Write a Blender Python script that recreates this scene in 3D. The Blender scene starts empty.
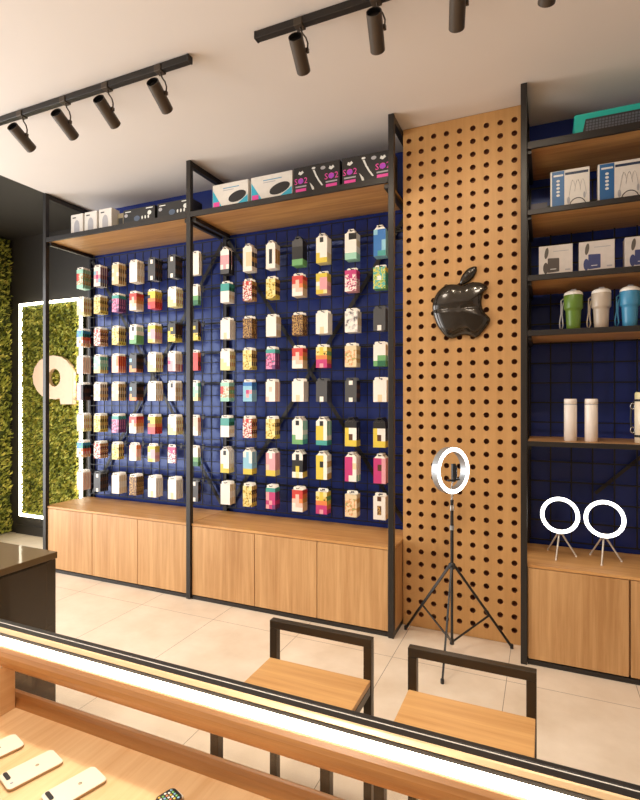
import bpy, bmesh, math, random
from mathutils import Vector, Matrix
random.seed(7)
scene = bpy.context.scene
COL = scene.collection
PI = math.pi

# ------------------------------------------------------------------ materials
def lin(h):
    h = h.lstrip('#')
    o = []
    for i in (0, 2, 4):
        c = int(h[i:i+2], 16) / 255
        o.append(c / 12.92 if c <= .04045 else ((c + .055) / 1.055) ** 2.4)
    return (o[0], o[1], o[2], 1)

_mats = {}
def mat(name, hexc, rough=.5, metal=0, var=.08, scale=30, coat=0, spec=.5):
    """principled surface with a faint procedural mottling"""
    if name in _mats: return _mats[name]
    m = bpy.data.materials.new(name); m.use_nodes = True
    nt = m.node_tree; b = nt.nodes['Principled BSDF']
    b.inputs['Roughness'].default_value = rough
    b.inputs['Metallic'].default_value = metal
    b.inputs['Coat Weight'].default_value = coat
    b.inputs['Specular IOR Level'].default_value = spec
    c = lin(hexc)
    tc = nt.nodes.new('ShaderNodeTexCoord')
    n = nt.nodes.new('ShaderNodeTexNoise'); n.inputs['Scale'].default_value = scale
    r = nt.nodes.new('ShaderNodeMix'); r.data_type = 'RGBA'
    r.inputs['A'].default_value = tuple(x * (1 - var) for x in c[:3]) + (1,)
    r.inputs['B'].default_value = tuple(min(1, x * (1 + var)) for x in c[:3]) + (1,)
    nt.links.new(tc.outputs['Object'], n.inputs['Vector'])
    nt.links.new(n.outputs['Fac'], r.inputs['Factor'])
    nt.links.new(r.outputs['Result'], b.inputs['Base Color'])
    _mats[name] = m
    return m

def emit(name, hexc, s):
    if name in _mats: return _mats[name]
    m = bpy.data.materials.new(name); m.use_nodes = True
    b = m.node_tree.nodes['Principled BSDF']
    b.inputs['Base Color'].default_value = lin(hexc)
    b.inputs['Emission Color'].default_value = lin(hexc)
    b.inputs['Emission Strength'].default_value = s
    _mats[name] = m
    return m

def wood(name, c1, c2, axis='Z', rough=.42, freq=1.0, c3=None):
    """oak veneer, grain running along one axis"""
    if name in _mats: return _mats[name]
    m = bpy.data.materials.new(name); m.use_nodes = True
    nt = m.node_tree; b = nt.nodes['Principled BSDF']
    b.inputs['Roughness'].default_value = rough
    tc = nt.nodes.new('ShaderNodeTexCoord')
    mp = nt.nodes.new('ShaderNodeMapping')
    sc = {'X': (1.6, 38, 38), 'Y': (38, 1.6, 38), 'Z': (38, 38, 1.6)}[axis]
    mp.inputs['Scale'].default_value = tuple(s * freq for s in sc)
    n1 = nt.nodes.new('ShaderNodeTexNoise'); n1.inputs['Scale'].default_value = 1; n1.inputs['Detail'].default_value = 6
    n1.inputs['Roughness'].default_value = .65; n1.inputs['Distortion'].default_value = .35
    mp2 = nt.nodes.new('ShaderNodeMapping')
    sc2 = {'X': (1.0, 7, 7), 'Y': (7, 1.0, 7), 'Z': (7, 7, 1.0)}[axis]
    mp2.inputs['Scale'].default_value = sc2
    n2 = nt.nodes.new('ShaderNodeTexNoise'); n2.inputs['Scale'].default_value = 1; n2.inputs['Detail'].default_value = 2
    ramp = nt.nodes.new('ShaderNodeValToRGB')
    e = ramp.color_ramp.elements
    e[0].position = .36; e[0].color = lin(c2); e[1].position = .62; e[1].color = lin(c1)
    ad = nt.nodes.new('ShaderNodeMix'); ad.data_type = 'FLOAT'; ad.inputs['Factor'].default_value = .4
    nt.links.new(tc.outputs['Object'], mp.inputs['Vector']); nt.links.new(tc.outputs['Object'], mp2.inputs['Vector'])
    nt.links.new(mp.outputs['Vector'], n1.inputs['Vector']); nt.links.new(mp2.outputs['Vector'], n2.inputs['Vector'])
    nt.links.new(n1.outputs['Fac'], ad.inputs['A']); nt.links.new(n2.outputs['Fac'], ad.inputs['B'])
    nt.links.new(ad.outputs['Result'], ramp.inputs['Fac'])
    nt.links.new(ramp.outputs['Color'], b.inputs['Base Color'])
    bp = nt.nodes.new('ShaderNodeBump'); bp.inputs['Strength'].default_value = .06; bp.inputs['Distance'].default_value = .002
    nt.links.new(n1.outputs['Fac'], bp.inputs['Height']); nt.links.new(bp.outputs['Normal'], b.inputs['Normal'])
    _mats[name] = m
    return m

def floor_mat():
    m = bpy.data.materials.new('stone_tile'); m.use_nodes = True
    nt = m.node_tree; b = nt.nodes['Principled BSDF']; b.inputs['Roughness'].default_value = .34
    tc = nt.nodes.new('ShaderNodeTexCoord'); sp = nt.nodes.new('ShaderNodeSeparateXYZ')
    nt.links.new(tc.outputs['Object'], sp.inputs['Vector'])
    def joint(out, off, pitch, w=.0035):
        a = nt.nodes.new('ShaderNodeMath'); a.operation = 'ADD'; a.inputs[1].default_value = -off + 100 * pitch
        nt.links.new(out, a.inputs[0])
        md = nt.nodes.new('ShaderNodeMath'); md.operation = 'MODULO'; md.inputs[1].default_value = pitch
        nt.links.new(a.outputs[0], md.inputs[0])
        l = nt.nodes.new('ShaderNodeMath'); l.operation = 'LESS_THAN'; l.inputs[1].default_value = w
        nt.links.new(md.outputs[0], l.inputs[0]); return l.outputs[0]
    jx = joint(sp.outputs['X'], -.812, .623); jy = joint(sp.outputs['Y'], 2.882, .94)
    mx = nt.nodes.new('ShaderNodeMath'); mx.operation = 'MAXIMUM'
    nt.links.new(jx, mx.inputs[0]); nt.links.new(jy, mx.inputs[1])
    n = nt.nodes.new('ShaderNodeTexNoise'); n.inputs['Scale'].default_value = 3.2; n.inputs['Detail'].default_value = 7; n.inputs['Roughness'].default_value = .6
    nt.links.new(tc.outputs['Object'], n.inputs['Vector'])
    r = nt.nodes.new('ShaderNodeValToRGB'); e = r.color_ramp.elements
    e[0].position = .3; e[0].color = lin('d5c2aa'); e[1].position = .72; e[1].color = lin('ebdcc8')
    nt.links.new(n.outputs['Fac'], r.inputs['Fac'])
    mix = nt.nodes.new('ShaderNodeMix'); mix.data_type = 'RGBA'; mix.inputs['B'].default_value = lin('8f7d6a')
    nt.links.new(mx.outputs[0], mix.inputs['Factor']); nt.links.new(r.outputs['Color'], mix.inputs['A'])
    nt.links.new(mix.outputs['Result'], b.inputs['Base Color'])
    return m

def glass_mat():
    m = bpy.data.materials.new('clear_glass'); m.use_nodes = True
    nt = m.node_tree; nt.nodes.remove(nt.nodes['Principled BSDF'])
    out = nt.nodes['Material Output']
    t = nt.nodes.new('ShaderNodeBsdfTransparent'); t.inputs['Color'].default_value = (.97, .96, .94, 1)
    g = nt.nodes.new('ShaderNodeBsdfGlossy'); g.inputs['Roughness'].default_value = .02
    lw = nt.nodes.new('ShaderNodeLayerWeight'); lw.inputs['Blend'].default_value = .5
    pw = nt.nodes.new('ShaderNodeMath'); pw.operation = 'POWER'; pw.inputs[1].default_value = 5
    f = nt.nodes.new('ShaderNodeMath'); f.operation = 'MULTIPLY_ADD'; f.inputs[1].default_value = .93; f.inputs[2].default_value = .05
    nt.links.new(lw.outputs['Facing'], pw.inputs[0]); nt.links.new(pw.outputs[0], f.inputs[0])
    mx = nt.nodes.new('ShaderNodeMixShader')
    nt.links.new(f.outputs[0], mx.inputs['Fac']); nt.links.new(t.outputs[0], mx.inputs[1]); nt.links.new(g.outputs[0], mx.inputs[2])
    nt.links.new(mx.outputs[0], out.inputs['Surface'])
    return m

def moss_mat():
    m = bpy.data.materials.new('moss_leaf'); m.use_nodes = True
    nt = m.node_tree; b = nt.nodes['Principled BSDF']; b.inputs['Roughness'].default_value = .7
    tc = nt.nodes.new('ShaderNodeTexCoord'); n = nt.nodes.new('ShaderNodeTexNoise')
    n.inputs['Scale'].default_value = 14; n.inputs['Detail'].default_value = 4; n.inputs['Roughness'].default_value = .7
    nt.links.new(tc.outputs['Object'], n.inputs['Vector'])
    r = nt.nodes.new('ShaderNodeValToRGB'); e = r.color_ramp.elements
    e[0].position = .33; e[0].color = lin('55621e'); e[1].position = .66; e[1].color = lin('e6d96c')
    k = r.color_ramp.elements.new(.5); k.color = lin('a3a83e')
    nt.links.new(n.outputs['Fac'], r.inputs['Fac']); nt.links.new(r.outputs['Color'], b.inputs['Base Color'])
    return m

BLACK = mat('black_steel', '2b2724', .38, .3, .1, 20)
BLACKP = mat('black_plastic', '1b1a1a', .4)
OAKZ = wood('oak_upright', 'c99d6a', 'a97b4a', 'Z')
OAKX = wood('oak_lengthwise', 'd2a064', 'b07a42', 'X')
TRAY = wood('pale_oak_tray', 'f0cb9a', 'deb07c', 'Y', .35)
SEATW = wood('pale_oak_seat', 'c99a62', 'ae7c48', 'X', .4)
RAILW = wood('oak_rail', 'c28e56', '9c6c3e', 'X', .35)
PEG = wood('perforated_fibreboard', 'c4955c', 'b5864e', 'Z', .5, .6)
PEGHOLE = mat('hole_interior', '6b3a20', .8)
BLUE = mat('navy_wall_paint', '2a3676', .24, 0, .06, 6)
BLUE.node_tree.nodes['Principled BSDF'].inputs['Specular Tint'].default_value = (.5, .62, 1, 1)
DARKW = mat('charcoal_wall_paint', '2e2a25', .55, 0, .06, 5)
CEIL = mat('ceiling_paint', 'd9d1c9', .8, 0, .015, 3)
GLASS = glass_mat()
MOSS = moss_mat()
LED = emit('led_strip', 'fff3d8', 7)
LEDC = emit('led_case', 'fff0d8', 10)
RING = emit('ring_diffuser', 'fffdf8', 4)
CHROME = mat('chrome', 'c8c8c8', .18, 1, .02)
SILVER = mat('silver_plastic', '9fa3a6', .35, .5)
GOLD = mat('brass_trim', 'e2c397', .35, .4)
SILVER2 = mat('pale_leg', 'cfc6b8', .3, .3)
WHITE = mat('white_plastic', 'ece6dc', .4)

# ------------------------------------------------------------------ mesh builder
class MB:
    def __init__(s): s.v = []; s.f = []; s.mi = []; s.sm = []; s.mats = []
    def _m(s, m):
        if m not in s.mats: s.mats.append(m)
        return s.mats.index(m)
    def add(s, vs, fs, m, smooth=False):
        o = len(s.v); k = s._m(m)
        s.v += [tuple(v) for v in vs]
        for f in fs:
            s.f.append(tuple(i + o for i in f)); s.mi.append(k); s.sm.append(smooth)
        return s
    def box(s, x0, x1, y0, y1, z0, z1, m, bev=0):
        if bev <= 0:
            vs = [(x0,y0,z0),(x1,y0,z0),(x1,y1,z0),(x0,y1,z0),(x0,y0,z1),(x1,y0,z1),(x1,y1,z1),(x0,y1,z1)]
            return s.add(vs, [(0,3,2,1),(4,5,6,7),(0,1,5,4),(1,2,6,5),(2,3,7,6),(3,0,4,7)], m)
        bm = bmesh.new(); bmesh.ops.create_cube(bm, size=1)
        for v in bm.verts:
            v.co = Vector(((x0+x1)/2 + v.co.x*(x1-x0), (y0+y1)/2 + v.co.y*(y1-y0), (z0+z1)/2 + v.co.z*(z1-z0)))
        bmesh.ops.bevel(bm, geom=bm.edges[:], offset=bev, segments=2, affect='EDGES', profile=.5)
        return s.from_bm(bm, m)
    def from_bm(s, bm, m, smooth=False):
        bm.verts.index_update()
        s.add([v.co[:] for v in bm.verts], [[v.index for v in f.verts] for f in bm.faces], m, smooth); bm.free(); return s
    def quad(s, a, b, c, d, m): return s.add([a, b, c, d], [(0,1,2,3)], m)
    def bar(s, p0, p1, w, h, m, up=(0,0,1)):
        """rectangular bar between two points"""
        p0, p1 = Vector(p0), Vector(p1); d = (p1-p0).normalized(); u = Vector(up)
        sd = d.cross(u).normalized(); u = sd.cross(d)
        vs = []
        for p in (p0, p1):
            for a, b in ((-1,-1),(1,-1),(1,1),(-1,1)): vs.append(p + sd*a*w/2 + u*b*h/2)
        return s.add(vs, [(0,1,2,3),(7,6,5,4),(0,4,5,1),(1,5,6,2),(2,6,7,3),(3,7,4,0)], m)
    def tube(s, pts, r, m, seg=8, closed=False, cap=True):
        pts = [Vector(p) for p in pts]; n = len(pts); rs = r if isinstance(r, (list, tuple)) else [r]*n
        vs = []; prev = None
        for i, p in enumerate(pts):
            a = pts[i-1] if (i > 0 or closed) else p; b = pts[(i+1) % n] if (i < n-1 or closed) else p
            t = (b-a).normalized()
            if prev is None:
                q = Vector((0,0,1)) if abs(t.z) < .9 else Vector((1,0,0)); u = (q - t*q.dot(t)).normalized()
            else: u = (prev - t*prev.dot(t)).normalized()
            prev = u; w = t.cross(u)
            for k in range(seg):
                an = 2*PI*k/seg; vs.append(p + (u*math.cos(an) + w*math.sin(an))*rs[i])
        fs = []
        for i in range(n if closed else n-1):
            j = (i+1) % n
            for k in range(seg):
                l = (k+1) % seg; fs.append((i*seg+k, i*seg+l, j*seg+l, j*seg+k))
        s.add(vs, fs, m, True)
        if cap and not closed:
            s.add(vs[:seg], [tuple(reversed(range(seg)))], m); s.add(vs[-seg:], [tuple(range(seg))], m)
        return s
    def cyl(s, p0, p1, r, m, seg=16, r1=None, cap=True): return s.tube([p0, p1], [r, r if r1 is None else r1], m, seg, False, cap)
    def lathe(s, prof, m, seg=24, org=(0,0,0), smooth=True):
        vs = []; n = len(prof)
        for r, z in prof:
            for k in range(seg):
                a = 2*PI*k/seg; vs.append((org[0]+r*math.cos(a), org[1]+r*math.sin(a), org[2]+z))
        fs = [(i*seg+k, i*seg+(k+1) % seg, (i+1)*seg+(k+1) % seg, (i+1)*seg+k) for i in range(n-1) for k in range(seg)]
        s.add(vs, fs, m, smooth)
        if prof[0][0] > 1e-5: s.add(vs[:seg], [tuple(reversed(range(seg)))], m)
        if prof[-1][0] > 1e-5: s.add(vs[-seg:], [tuple(range(seg))], m)
        return s
    def prism_x(s, prof, x0, x1, m, smooth=False):
        """profile of (y,z) swept along x"""
        n = len(prof); vs = [(x0, y, z) for y, z in prof] + [(x1, y, z) for y, z in prof]
        s.add(vs, [(i, (i+1) % n, n+(i+1) % n, n+i) for i in range(n)], m, smooth)
        s.add([(x0, y, z) for y, z in prof], [tuple(range(n))], m)
        s.add([(x1, y, z) for y, z in prof], [tuple(reversed(range(n)))], m)
        return s
    def ring(s, c, nrm, R, prof, m, seg=48, smooth=True):
        """closed ring around axis nrm; prof = list of (radial offset, axial offset)"""
        c = Vector(c); nrm = Vector(nrm).normalized(); u = Vector((0,0,1)); u = (u - nrm*u.dot(nrm)).normalized(); w = nrm.cross(u)
        n = len(prof); vs = []
        for k in range(seg):
            a = 2*PI*k/seg; d = u*math.cos(a) + w*math.sin(a)
            for dr, da in prof: vs.append(c + d*(R+dr) + nrm*da)
        fs = [(k*n+i, k*n+(i+1) % n, ((k+1) % seg)*n+(i+1) % n, ((k+1) % seg)*n+i) for k in range(seg) for i in range(n)]
        return s.add(vs, fs, m, smooth)
    def mesh(s, name):
        me = bpy.data.meshes.new(name); me.from_pydata(s.v, [], s.f)
        for m in s.mats: me.materials.append(m)
        me.polygons.foreach_set('material_index', s.mi); me.polygons.foreach_set('use_smooth', s.sm)
        bm = bmesh.new(); bm.from_mesh(me); bmesh.ops.recalc_face_normals(bm, faces=bm.faces[:]); bm.to_mesh(me); bm.free()
        me.update(); return me
    def build(s, name, parent=None, org=None):
        """link as one object; coordinates are world unless the parent is built around its own origin"""
        top = parent
        off = Vector((0,0,0))
        while top is not None: off += top.location; top = top.parent
        o0 = Vector(org) if org is not None else off
        s.v = [tuple(Vector(v) - o0) for v in s.v]
        o = bpy.data.objects.new(name, s.mesh(name)); COL.objects.link(o)
        if parent is not None: o.parent = parent; o.location = o0 - off
        else: o.location = o0
        return o

def tag(o, label, cat, group=None):
    o['label'] = label; o['category'] = cat
    if group: o['group'] = group
    return o
def thing(name, label, cat, loc, group=None):
    o = bpy.data.objects.new(name, None); o.empty_display_size = .05; COL.objects.link(o)
    o.location = loc; return tag(o, label, cat, group)
def struct(mb, name):
    o = mb.build(name); o['kind'] = 'structure'; return o
def copy_tree(o, loc, label, rot=None):
    """a thing with copies of its parts and sub-parts, sharing mesh data"""
    r = o.copy(); COL.objects.link(r); r.location = loc; r['label'] = label
    if rot is not None: r.rotation_euler = rot
    for ch in list(o.children):
        c = ch.copy(); COL.objects.link(c); c.parent = r
        for g in list(ch.children):
            d = g.copy(); COL.objects.link(d); d.parent = c
    return r
def text_into(mb, s, size, x, y, z, m, depth=.0008):
    """flat lettering facing -Y, centred on x, baseline z"""
    cu = bpy.data.curves.new('lettering', 'FONT'); cu.body = s; cu.size = size; cu.align_x = 'CENTER'; cu.resolution_u = 2
    ob = bpy.data.objects.new('lettering', cu); COL.objects.link(ob)
    me = ob.to_mesh()
    mb.add([(x+v.co.x, y-depth, z+v.co.y) for v in me.vertices], [tuple(p.vertices) for p in me.polygons], m)
    ob.to_mesh_clear(); bpy.data.objects.remove(ob); bpy.data.curves.remove(cu)
def patch(mb, x0, x1, z0, z1, y, m, d=.0006): mb.quad((x0,y-d,z0),(x1,y-d,z0),(x1,y-d,z1),(x0,y-d,z1), m)
def blob(mb, cx, cz, rx, rz, y, m, d=.0009, rot=0, n=20):
    c, s_ = math.cos(rot), math.sin(rot)
    vs = []
    for k in range(n):
        a = 2*PI*k/n; px, pz = rx*math.cos(a), rz*math.sin(a); vs.append((cx+px*c-pz*s_, y-d, cz+px*s_+pz*c))
    mb.add(vs, [tuple(range(n))], m)

H = 3.275
# ------------------------------------------------------------------ setting
b = MB(); b.quad((-5.6,-3,0),(2.6,-3,0),(2.6,3.86,0),(-5.6,3.86,0), floor_mat()); struct(b, 'floor')
b = MB()
b.box(-3.97, 2.6, -3, 3.9, H, H+.06, CEIL); b.box(-5.6, -3.97, -3, 3.9, H, H+.06, DARKW); struct(b, 'ceiling')
b = MB(); b.box(-3.94, 2.6, 3.62, 3.72, 0, H, BLUE); struct(b, 'wall_back')
b = MB(); b.box(-5.6, -3.94, 3.86, 3.92, 0, H, DARKW); b.box(-3.96, -3.94, 3.62, 3.86, 0, H, DARKW); struct(b, 'wall_back_left')
b = MB(); b.box(-5.6, -5.5, 2.55, 3.92, 0, H, DARKW); struct(b, 'wall_left')
b = MB(); b.box(-5.7, 2.7, -3.1, -3, 0, H, mat('warm_grey_paint', 'b3a698', .7, 0, .04, 4)); struct(b, 'wall_front')
b = MB(); b.box(2.6, 2.7, -3, 3.72, 0, H, CEIL); struct(b, 'wall_right')
b = MB(); b.box(-5.38, -3.96, 3.845, 3.86, 0, .10, DARKW); struct(b, 'baseboard_back')

# ------------------------------------------------------------------ moss walls
def moss_mesh(u0, u1, v0, v1, n, place, size=.022):
    mb = MB(); vs = []; fs = []
    for i in range(n):
        u = random.uniform(u0, u1); v = random.uniform(v0, v1); d = random.uniform(.0, .03)
        c = Vector(place(u, v, d))
        ax = Vector((random.gauss(0,1), random.gauss(0,1), random.gauss(0,1))).normalized()
        t = ax.orthogonal().normalized(); w = ax.cross(t); s1 = size*random.uniform(.6, 1.3); s2 = s1*.45
        k = len(vs); vs += [c-t*s1, c-w*s2, c+t*s1, c+w*s2]; fs.append((k, k+1, k+2, k+3))
    mb.add(vs, fs, MOSS)
    return mb
mp = thing('moss_panel', 'green moss wall panel framed by a glowing white light strip, behind the peach letter', 'moss panel', (-4.80, 3.858, .2))
X0, X1, Z0, Z1 = -5.272, -4.338, .210, 2.53
b = MB(); b.box(X0, X1, 3.825, 3.858, Z0, Z1, mat('moss_backing', '3a4416', .9)); b.build('backing_board', mp)
mb = moss_mesh(X0+.05, X1-.05, Z0+.05, Z1-.05, 11000, lambda u, v, d: (u, 3.822-d, v))
o = mb.build('moss', mp); o['kind'] = 'stuff'
b = MB()
for a in ((X0, X0+.026, Z0, Z1), (X1-.026, X1, Z0, Z1), (X0+.026, X1-.026, Z0, Z0+.026), (X0+.026, X1-.026, Z1-.026, Z1)):
    b.box(a[0], a[1], 3.806, 3.8245, a[2], a[3], LED)
b.build('light_strip', mp)
mb = moss_mesh(2.57, 3.85, .02, H-.03, 9500, lambda u, v, d: (-5.478+d*1.2, u, v), .026)
mb.box(-5.498, -5.482, 2.56, 3.85, .01, H-.01, mat('moss_backing', '3a4416', .9))
o = mb.build('moss_wall', None, (-5.49, 2.9, .01)); o['kind'] = 'stuff'; tag(o, 'dense green moss covering the side wall at the far left', 'moss wall')
# letter a
outer = [(-4.4,1.439),(-4.4,1.748),(-4.424,1.82),(-4.48,1.879),(-4.561,1.922),(-4.674,1.941),(-4.789,1.93),(-4.885,1.891),(-4.956,1.818),(-4.986,1.729),(-4.971,1.654),(-4.917,1.578),(-4.842,1.523),(-4.747,1.496),(-4.643,1.489),(-4.582,1.501),(-4.568,1.438)]
inner = [(-4.57,1.71),(-4.576,1.673),(-4.596,1.643),(-4.625,1.622),(-4.66,1.615),(-4.695,1.623),(-4.725,1.644),(-4.745,1.676),(-4.752,1.713),(-4.745,1.75),(-4.725,1.781),(-4.695,1.802),(-4.66,1.808),(-4.625,1.8),(-4.596,1.779),(-4.576,1.747)]
cu = bpy.data.curves.new('sign_letter', 'CURVE'); cu.dimensions = '2D'; cu.fill_mode = 'BOTH'; cu.extrude = .02; cu.bevel_depth = .003
for L in (outer, inner):
    sp = cu.splines.new('POLY'); sp.points.add(len(L)-1); sp.use_cyclic_u = True
    for p, q in zip(sp.points, L): p.co = (q[0]+4.69, q[1]-1.69, 0, 1)
tmp = bpy.data.objects.new('sign_letter', cu); COL.objects.link(tmp)
me = bpy.data.meshes.new_from_object(tmp); bpy.data.objects.remove(tmp); bpy.data.curves.remove(cu)
me.materials.clear(); me.materials.append(mat('peach_acrylic', 'f3d3b4', .45))
o = bpy.data.objects.new('sign_letter', me); COL.objects.link(o); o.location = (-4.69, 3.775, 1.69); o.rotation_euler = (PI/2, 0, 0)
tag(o, 'large peach lowercase letter a mounted on the framed moss panel', 'sign letter')

# ------------------------------------------------------------------ shelving frames
PX = [(-3.99, -3.954), (-2.456, -2.418), (-.898, -.862)]      # post x ranges of the double frame
YF0, YF1, YB0, YB1 = 3.10, 3.136, 3.578, 3.614
GRID = mat('grid_wire', '181719', .45, .4)
def frame_posts(root, xs):
    for x0, x1 in xs:
        MB().box(x0, x1, YF0, YF1, 0, H-.002, BLACK, .002).build('front_post', root)
        MB().box(x0, x1, YB0, YB1, .0, H-.002, BLACK, .002).build('rear_post', root)
        MB().box(x0+.002, x1-.002, YF1, YB0, H-.045, H-.004, BLACK).build('top_bar', root)
def grid_panel(root, x0, x1, z0, z1, pitch, r=.003):
    b = MB(); y = 3.56
    nx = round((x1-x0)/pitch); nz = round((z1-z0)/pitch)
    for i in range(nx+1):
        x = x0+(x1-x0)*i/nx; b.bar((x, y, z0), (x, y, z1), 2*r, 2*r, GRID, (0,1,0))
    for i in range(nz+1):
        z = z0+(z1-z0)*i/nz; b.bar((x0, y-.006, z), (x1, y-.006, z), 2*r, 2*r, GRID)
    return b.build('wire_grid', root)
def brace(root, a, c):
    MB().bar(a, c, .030, .004, BLACK, (0,1,0)).build('cross_brace', root)
ROWZ = [2.70, 2.43, 2.14, 1.893, 1.645, 1.362, 1.112, .838]
dsh = thing('display_shelving', 'tall black steel double-bay display frame with wire grids left of the perforated panel', 'shelving', (-2.43, 3.35, 0))
frame_posts(dsh, PX)
SHELFU = wood('oak_shelf', 'c4965e', '9c6e3e', 'X')
for x0, x1 in ((-3.95, -2.458), (-2.416, -.90)):
    s = MB().box(x0, x1, 3.118, 3.60, 2.852, 2.870, SHELFU).build('top_shelf', dsh)
    MB().box(x0, x1, 3.10, 3.118, 2.850, 2.888, BLACK, .001).build('shelf_edge', s)
    MB().box(x0, x0+.03, 3.125, 3.575, 2.822, 2.850, BLACK).build('shelf_bearer', dsh)
    MB().box(x1-.03, x1, 3.125, 3.575, 2.822, 2.850, BLACK).build('shelf_bearer', dsh)
    grid_panel(dsh, x0+.005, x1-.005, .60, 2.81, .092)
    for z in ROWZ:
        MB().box(x0, x1, 3.535, 3.546, z-.026, z-.012, GRID).build('hook_rail', dsh)
    brace(dsh, (x0+.01, 3.585, 2.80), (x1-.01, 3.585, .60)); brace(dsh, (x0+.01, 3.592, .60), (x1-.01, 3.592, 2.80))
# right bay frame with five shelves
rsh = thing('display_shelving', 'tall black steel display frame with five oak shelves right of the perforated panel', 'shelving', (.66, 3.35, 0))
PR = [(-.126, -.092), (1.45, 1.486)]
frame_posts(rsh, PR)
for z0, z1 in ((2.897, 2.937), (2.527, 2.556), (2.157, 2.188), (1.848, 1.878), (1.230, 1.257)):
    s = MB().box(-.09, 1.448, 3.116, 3.575, z0+.003, z1-.002, SHELFU).build('shelf', rsh)
    MB().box(-.09, 1.448, 3.10, 3.116, z0, z1, BLACK, .001).build('shelf_edge', s)
    for xa in (-.09, 1.428): MB().box(xa, xa+.02, 3.12, 3.575, z0-.02, z0+.002, BLACK).build('shelf_bearer', rsh)
grid_panel(rsh, -.085, 1.445, .60, 2.84, .122, .0042)
MB().bar((.285, 3.585, .91), (1.42, 3.585, 2.02), .02, .004, BLACK, (0,1,0)).build('cross_brace', rsh)

# ------------------------------------------------------------------ base cabinets
def cabinet(xa, xb, na, nb, doors, label):
    """xa..xb full body behind the posts, na..nb the front between the posts"""
    t = thing('base_cabinet', label, 'cabinet', ((xa+xb)/2, 3.35, 0), 'oak base cabinets')
    MB().box(xa, xb, 3.139, 3.574, .032, .544, OAKZ).build('carcass', t)
    MB().box(xa, xb, 3.139, 3.574, .546, .563, OAKX, .001).box(na, nb, 3.114, 3.139, .546, .563, OAKX, .001).build('worktop', t)
    MB().box(xa, xb, 3.14, 3.57, 0, .030, BLACK).box(na, nb, 3.116, 3.14, 0, .026, BLACK).build('plinth', t)
    for x0, x1 in doors: MB().box(x0+.0025, x1-.0025, 3.116, 3.137, .033, .542, OAKZ, .001).build('door', t)
    return t
cabinet(-3.985, -2.440, -3.952, -2.458, ((-3.95,-3.427),(-3.427,-2.94),(-2.94,-2.459)), 'long low oak cabinet in the left bay beside the moss panel')
cabinet(-2.434, -.866, -2.416, -.90, ((-2.415,-1.874),(-1.874,-1.392),(-1.392,-.901)), 'long low oak cabinet in the middle bay left of the perforated panel')
cabinet(-.11, 1.47, -.09, 1.448, ((-.089,.406),(.411,.93),(.93,1.447)), 'low oak cabinet under the shelves at right carrying two small ring lamps')

# ------------------------------------------------------------------ perforated panel + emblem
def pegboard():
    x0, x1, z0, z1, y = -.860, -.128, .002, H-.002, 3.325
    p = .0814; r = .0172; xs = [-.8215+i*p for i in range(9)]; zs = [.087+i*.0817 for i in range(39)]
    b = MB(); vs = []; fs = []; hs = []; hv = []
    N = 12
    def cell(cx, cz, l, rr, lo, hi):
        # square with round hole: outer points matched by angle
        o = len(vs); ho = len(hv)
        for k in range(N):
            a = 2*PI*(k+.5)/N; c_, s_ = math.cos(a), math.sin(a)
            vs.append((cx+r*c_, y, cz+r*s_))
            hv.append((cx+r*c_, y, cz+r*s_)); 
        for k in range(N): 
            a = 2*PI*(k+.5)/N; hv.append((cx+r*math.cos(a), y+.03, cz+r*math.sin(a)))
        cor = [(hi_x, hi_z) for hi_x, hi_z in ((rr, hi), (l, hi), (l, lo), (rr, lo))]
        for q in cor: vs.append((q[0], y, q[1]))
        # N=12, holes points 0..11 starting at 15deg; corners at 45,135,225,315 -> after index 1, 4, 7, 10
        C = [o+N+i for i in range(4)]; P = [o+i for i in range(N)]
        idx = [1, 4, 7, 10]
        for q in range(4):
            i = idx[q]; j = idx[(q+1) % 4]
            fs.append((C[q], P[(i) % N], P[(i+1) % N])) if False else None
            ring = [P[(i+k) % N] for k in range(0, 4)]      # from corner q index to corner q+1 index
            fs.append(tuple([C[q]] + ring[0:] + [C[(q+1) % 4]]))
        for k in range(N):
            l2 = (k+1) % N; hs.append((ho+k, ho+l2, ho+N+l2, ho+N+k))
    for i, cx in enumerate(xs):
        l = x0 if i == 0 else cx-p/2; rr = x1 if i == 8 else cx+p/2
        for j, cz in enumerate(zs):
            lo = z0 if j == 0 else cz-.0817/2; hi = z1 if j == 38 else cz+.0817/2
            cell(cx, cz, l, rr, lo, hi)
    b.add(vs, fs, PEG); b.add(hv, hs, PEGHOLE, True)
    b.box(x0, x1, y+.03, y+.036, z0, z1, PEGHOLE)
    b.add([(x0,y,z0),(x0,y+.03,z0),(x0,y+.03,z1),(x0,y,z1)], [(0,1,2,3)], PEG); b.add([(x1,y,z0),(x1,y+.03,z0),(x1,y+.03,z1),(x1,y,z1)], [(0,1,2,3)], PEG)
    b.box(x0, x1, y+.036, 3.60, z0, z1, PEG)
    o = b.build('perforated_panel', None, ((x0+x1)/2, y, 0))
    tag(o, 'tall tan wall panel drilled with a regular grid of round holes', 'wall panel')
pegboard()
AP = [(-0.479,2.203),(-0.509,2.212),(-0.548,2.218),(-0.586,2.211),(-0.622,2.182),(-0.649,2.141),(-0.66,2.094),(-0.657,2.054),(-0.645,2.005),(-0.618,1.948),(-0.579,1.898),(-0.548,1.881),(-0.517,1.886),(-0.494,1.898),(-0.463,1.902),(-0.426,1.891),(-0.403,1.88),(-0.381,1.888),(-0.351,1.925),(-0.329,1.951),(-0.313,1.98),(-0.318,2.0),(-0.344,2.025),(-0.36,2.056),(-0.366,2.088),(-0.362,2.126),(-0.351,2.156),(-0.326,2.173),(-0.337,2.193),(-0.366,2.211),(-0.403,2.218),(-0.437,2.216),(-0.464,2.206)]
LF = [(-0.485,2.225),(-0.482,2.252),(-0.467,2.282),(-0.441,2.307),(-0.4,2.316),(-0.396,2.291),(-0.407,2.265),(-0.429,2.24),(-0.463,2.223)]
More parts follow.
